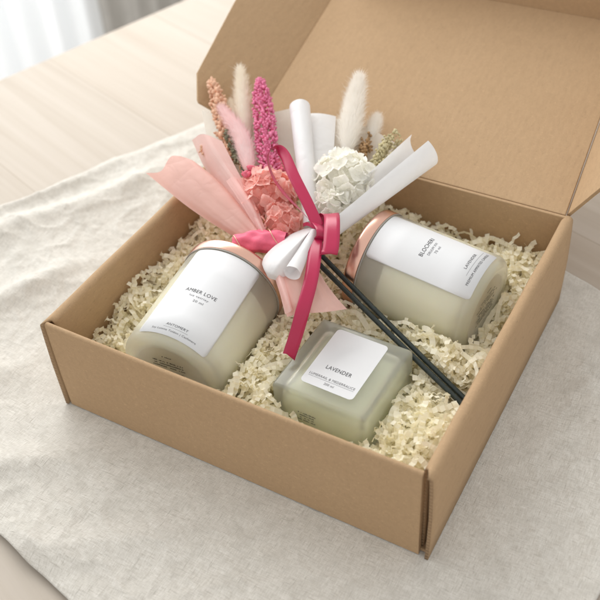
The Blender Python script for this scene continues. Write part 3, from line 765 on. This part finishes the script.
# ---- white bouquet
wo = (13.62,16.18,9.80)
wb = empty("white_bouquet", wo); tag(wb, "bouquet of white dried flowers in rolled white paper with burgundy bow", "bouquet", "small dried flower bouquets")
def roll(name, A, B, ra, rb, mat, ph0, ph1, ext_a, ext_b, eR, seed, nu=46, nv=40, spiral=.12):
    A, B = Vector(A), Vector(B); ax = (A - B).normalized(); eR = Vector(eR); e1 = (eR - ax * eR.dot(ax)).normalized()
    e2 = e1.cross(ax); e2 = e2 if e2.dot(CAMZ) > 0 else -e2
    rows = []
    for j in range(nv):
        t = j / (nv - 1); p = B.lerp(A, t); r = rb + (ra - rb) * t; ex = ext_b + (ext_a - ext_b) * t; row = []
        for i in range(nu):
            s = i / (nu - 1); a = radians(ph0 + (ph1 - ph0) * s); rr = r * (1 - spiral * (1 - s))
            row.append(p + (e1 * cos(a) + e2 * sin(a)) * rr)
        last = row[-1]; tg = -e1 * sin(radians(ph1)) + e2 * cos(radians(ph1))
        for i in range(1, 15):
            w = ex * i / 14; row.append(last + tg * w + e2 * (.10 * ex * sin(pi * i / 14)) + ax * (-.12 * w * t))
        for i in range(len(row)):
            row[i] = row[i] + e2 * .05 * noise.noise(Vector((i * .12, j * .08, seed)))
        rows.append(row)
    m = MB(); m.grid(rows); return m.build(name, mat, wb, True, wo)
roll("wrapping_paper", (6.46,26.94,12.60), (13.25,16.26,10.00), .92, .66, WHITEP, -430, -90, 3.0, 1.3, CAMX, 1)
roll("wrapping_paper", (17.98,26.15,12.00), (14.31,16.49,9.90), 1.48, .95, WHITEP, 75, 345, .5, .15, CAMY * .9 - CAMX * .5, 2, spiral=.0)
sheet("wrapping_paper", [[(12.98,16.69,9.40), (11.18,21.74,10.00), (10.23,24.96,10.60), (8.99,28.29,11.40)], [(13.28,17.10,9.40), (12.72,22.74,9.80), (12.20,26.48,10.20), (11.78,28.87,10.80)], [(13.55,17.23,9.40), (14.54,22.11,9.80), (15.43,25.76,10.10), (15.90,27.81,10.40)]], CREAMP, wb, wo, seed=6, wr=.1)
hydrangea("hydrangea_head", (13.30,21.33,11.00), 1.9, .84, 76, IVORY, wb, wo, 31, .75)
hydrangea("hydrangea_head", (13.59,18.55,10.40), 1.1, .72, 32, IVORY, wb, wo, 32, .8)
bunny("bunny_tail", (11.84,24.88,10.90), (9.19,32.47,13.00), 1.14, FURW, wb, wo, 33, (-.05, 0, 0), 4200, label="fat white bunny tail grass")
bunny("bunny_tail", (12.38,28.00,10.30), (11.73,30.70,10.80), .8, FURW, wb, wo, 34, nh=1800)
tuft("statice_cluster", (14.68,21.85,10.50), (14.94,27.94,11.60), .8, .13, 330, BEIGE, wb, wo, 35, 16, label="beige statice cluster")
tuft("seed_cluster", (13.21,24.45,10.30), (12.37,27.65,10.90), .6, .12, 110, BROWN, wb, wo, 36, 9)
stalk([wo, (12.98,19.68,10.00), (11.70,25.14,10.70)], .08, wb, wo)
stalk([wo, (14.26,19.71,9.90), (14.47,22.63,10.40)], .08, wb, wo)
# gathered paper tail below the bow
sheet("paper_tail", [[(12.83,16.35,9.70), (12.12,14.57,9.90), (11.63,12.43,9.80), (11.66,11.47,9.50), (11.92,11.37,9.00)], [(13.54,15.45,10.50), (13.09,13.43,10.80), (12.74,11.28,10.80), (12.67,10.33,10.30), (12.84,10.33,9.50)],
                     [(13.99,14.98,10.90), (14.15,12.37,11.50), (13.97,10.37,11.40), (13.72,9.73,10.70), (13.65,9.99,9.80)], [(13.92,15.23,10.60), (14.32,12.87,10.90), (14.50,10.79,10.90), (14.44,10.10,10.30), (14.27,10.30,9.60)], [(14.05,15.44,10.30), (14.76,13.36,10.40), (14.96,11.77,10.20), (14.92,10.94,9.90), (14.68,10.85,9.40)]], WHITEP, wb, wo, seed=7, wr=.10)
roll("paper_tail", (15.05,10.11,10.90), (14.29,14.74,10.90), .62, .30, WHITEP, 40, 330, .3, .1, CAMX * -.6 - CAMY * .3 + CAMZ * .4, 8, spiral=.0)
# burgundy satin bow
bow = empty("ribbon_bow", (0, 0, 0)); bow.parent = wb; bow.location = (0, 0, 0)
WV = CAMX * .9 + CAMY * .25 + CAMZ * .25
strip("ribbon_loop", [(14.59,14.98,11.20), (13.09,16.15,12.10), (11.09,17.71,13.00), (9.44,19.17,13.60), (8.34,19.56,13.60), (8.12,18.94,13.10), (9.06,17.84,12.50), (10.73,16.70,12.00), (12.68,15.90,11.40), (14.32,15.14,10.90)], [CAMX * .9 + CAMY * .5, CAMX * .9 + CAMY * .5, CAMX * .9 + CAMY * .5, CAMX * .75 + CAMY * .4 + CAMZ * .5, CAMX * .3 + CAMZ * .9, CAMZ - CAMX * .1, CAMZ * .95 - CAMX * .25, CAMZ * .9 - CAMX * .4, CAMX * -.2 + CAMZ * .9, CAMX * .1 + CAMZ], .84, SATIN, bow, wo, 90)
strip("ribbon_loop", [(14.51,15.52,10.40), (14.32,16.56,11.00), (14.81,16.47,11.50), (15.67,15.02,11.90), (16.51,13.22,11.50), (16.49,12.77,11.10), (15.23,14.19,10.60)], CAMX + CAMY * .1, 1.15, SATIN, bow, wo, 70)
strip("ribbon_tail", [(14.38,15.03,10.90), (15.55,12.57,11.10), (16.42,10.32,10.60), (16.82,8.33,9.60), (16.81,7.18,8.20), (16.73,6.19,7.00)], [CAMX + CAMZ * .2, CAMX - CAMZ * .25], .98, SATIN, bow, wo, 70, .5)
strip("knot", [(13.41,16.17,10.60), (14.40,15.05,11.45), (15.11,14.35,11.65), (15.27,14.02,11.30), (14.85,14.13,10.70)], CAMX * .95 - CAMY * .25, .72, SATIN, bow, wo, 30)
strip("neck_band", [(12.70,15.87,10.20), (13.44,15.37,10.90), (14.23,15.02,11.05), (14.69,14.92,10.90)], CAMY, .28, SATIN, bow, wo, 24)
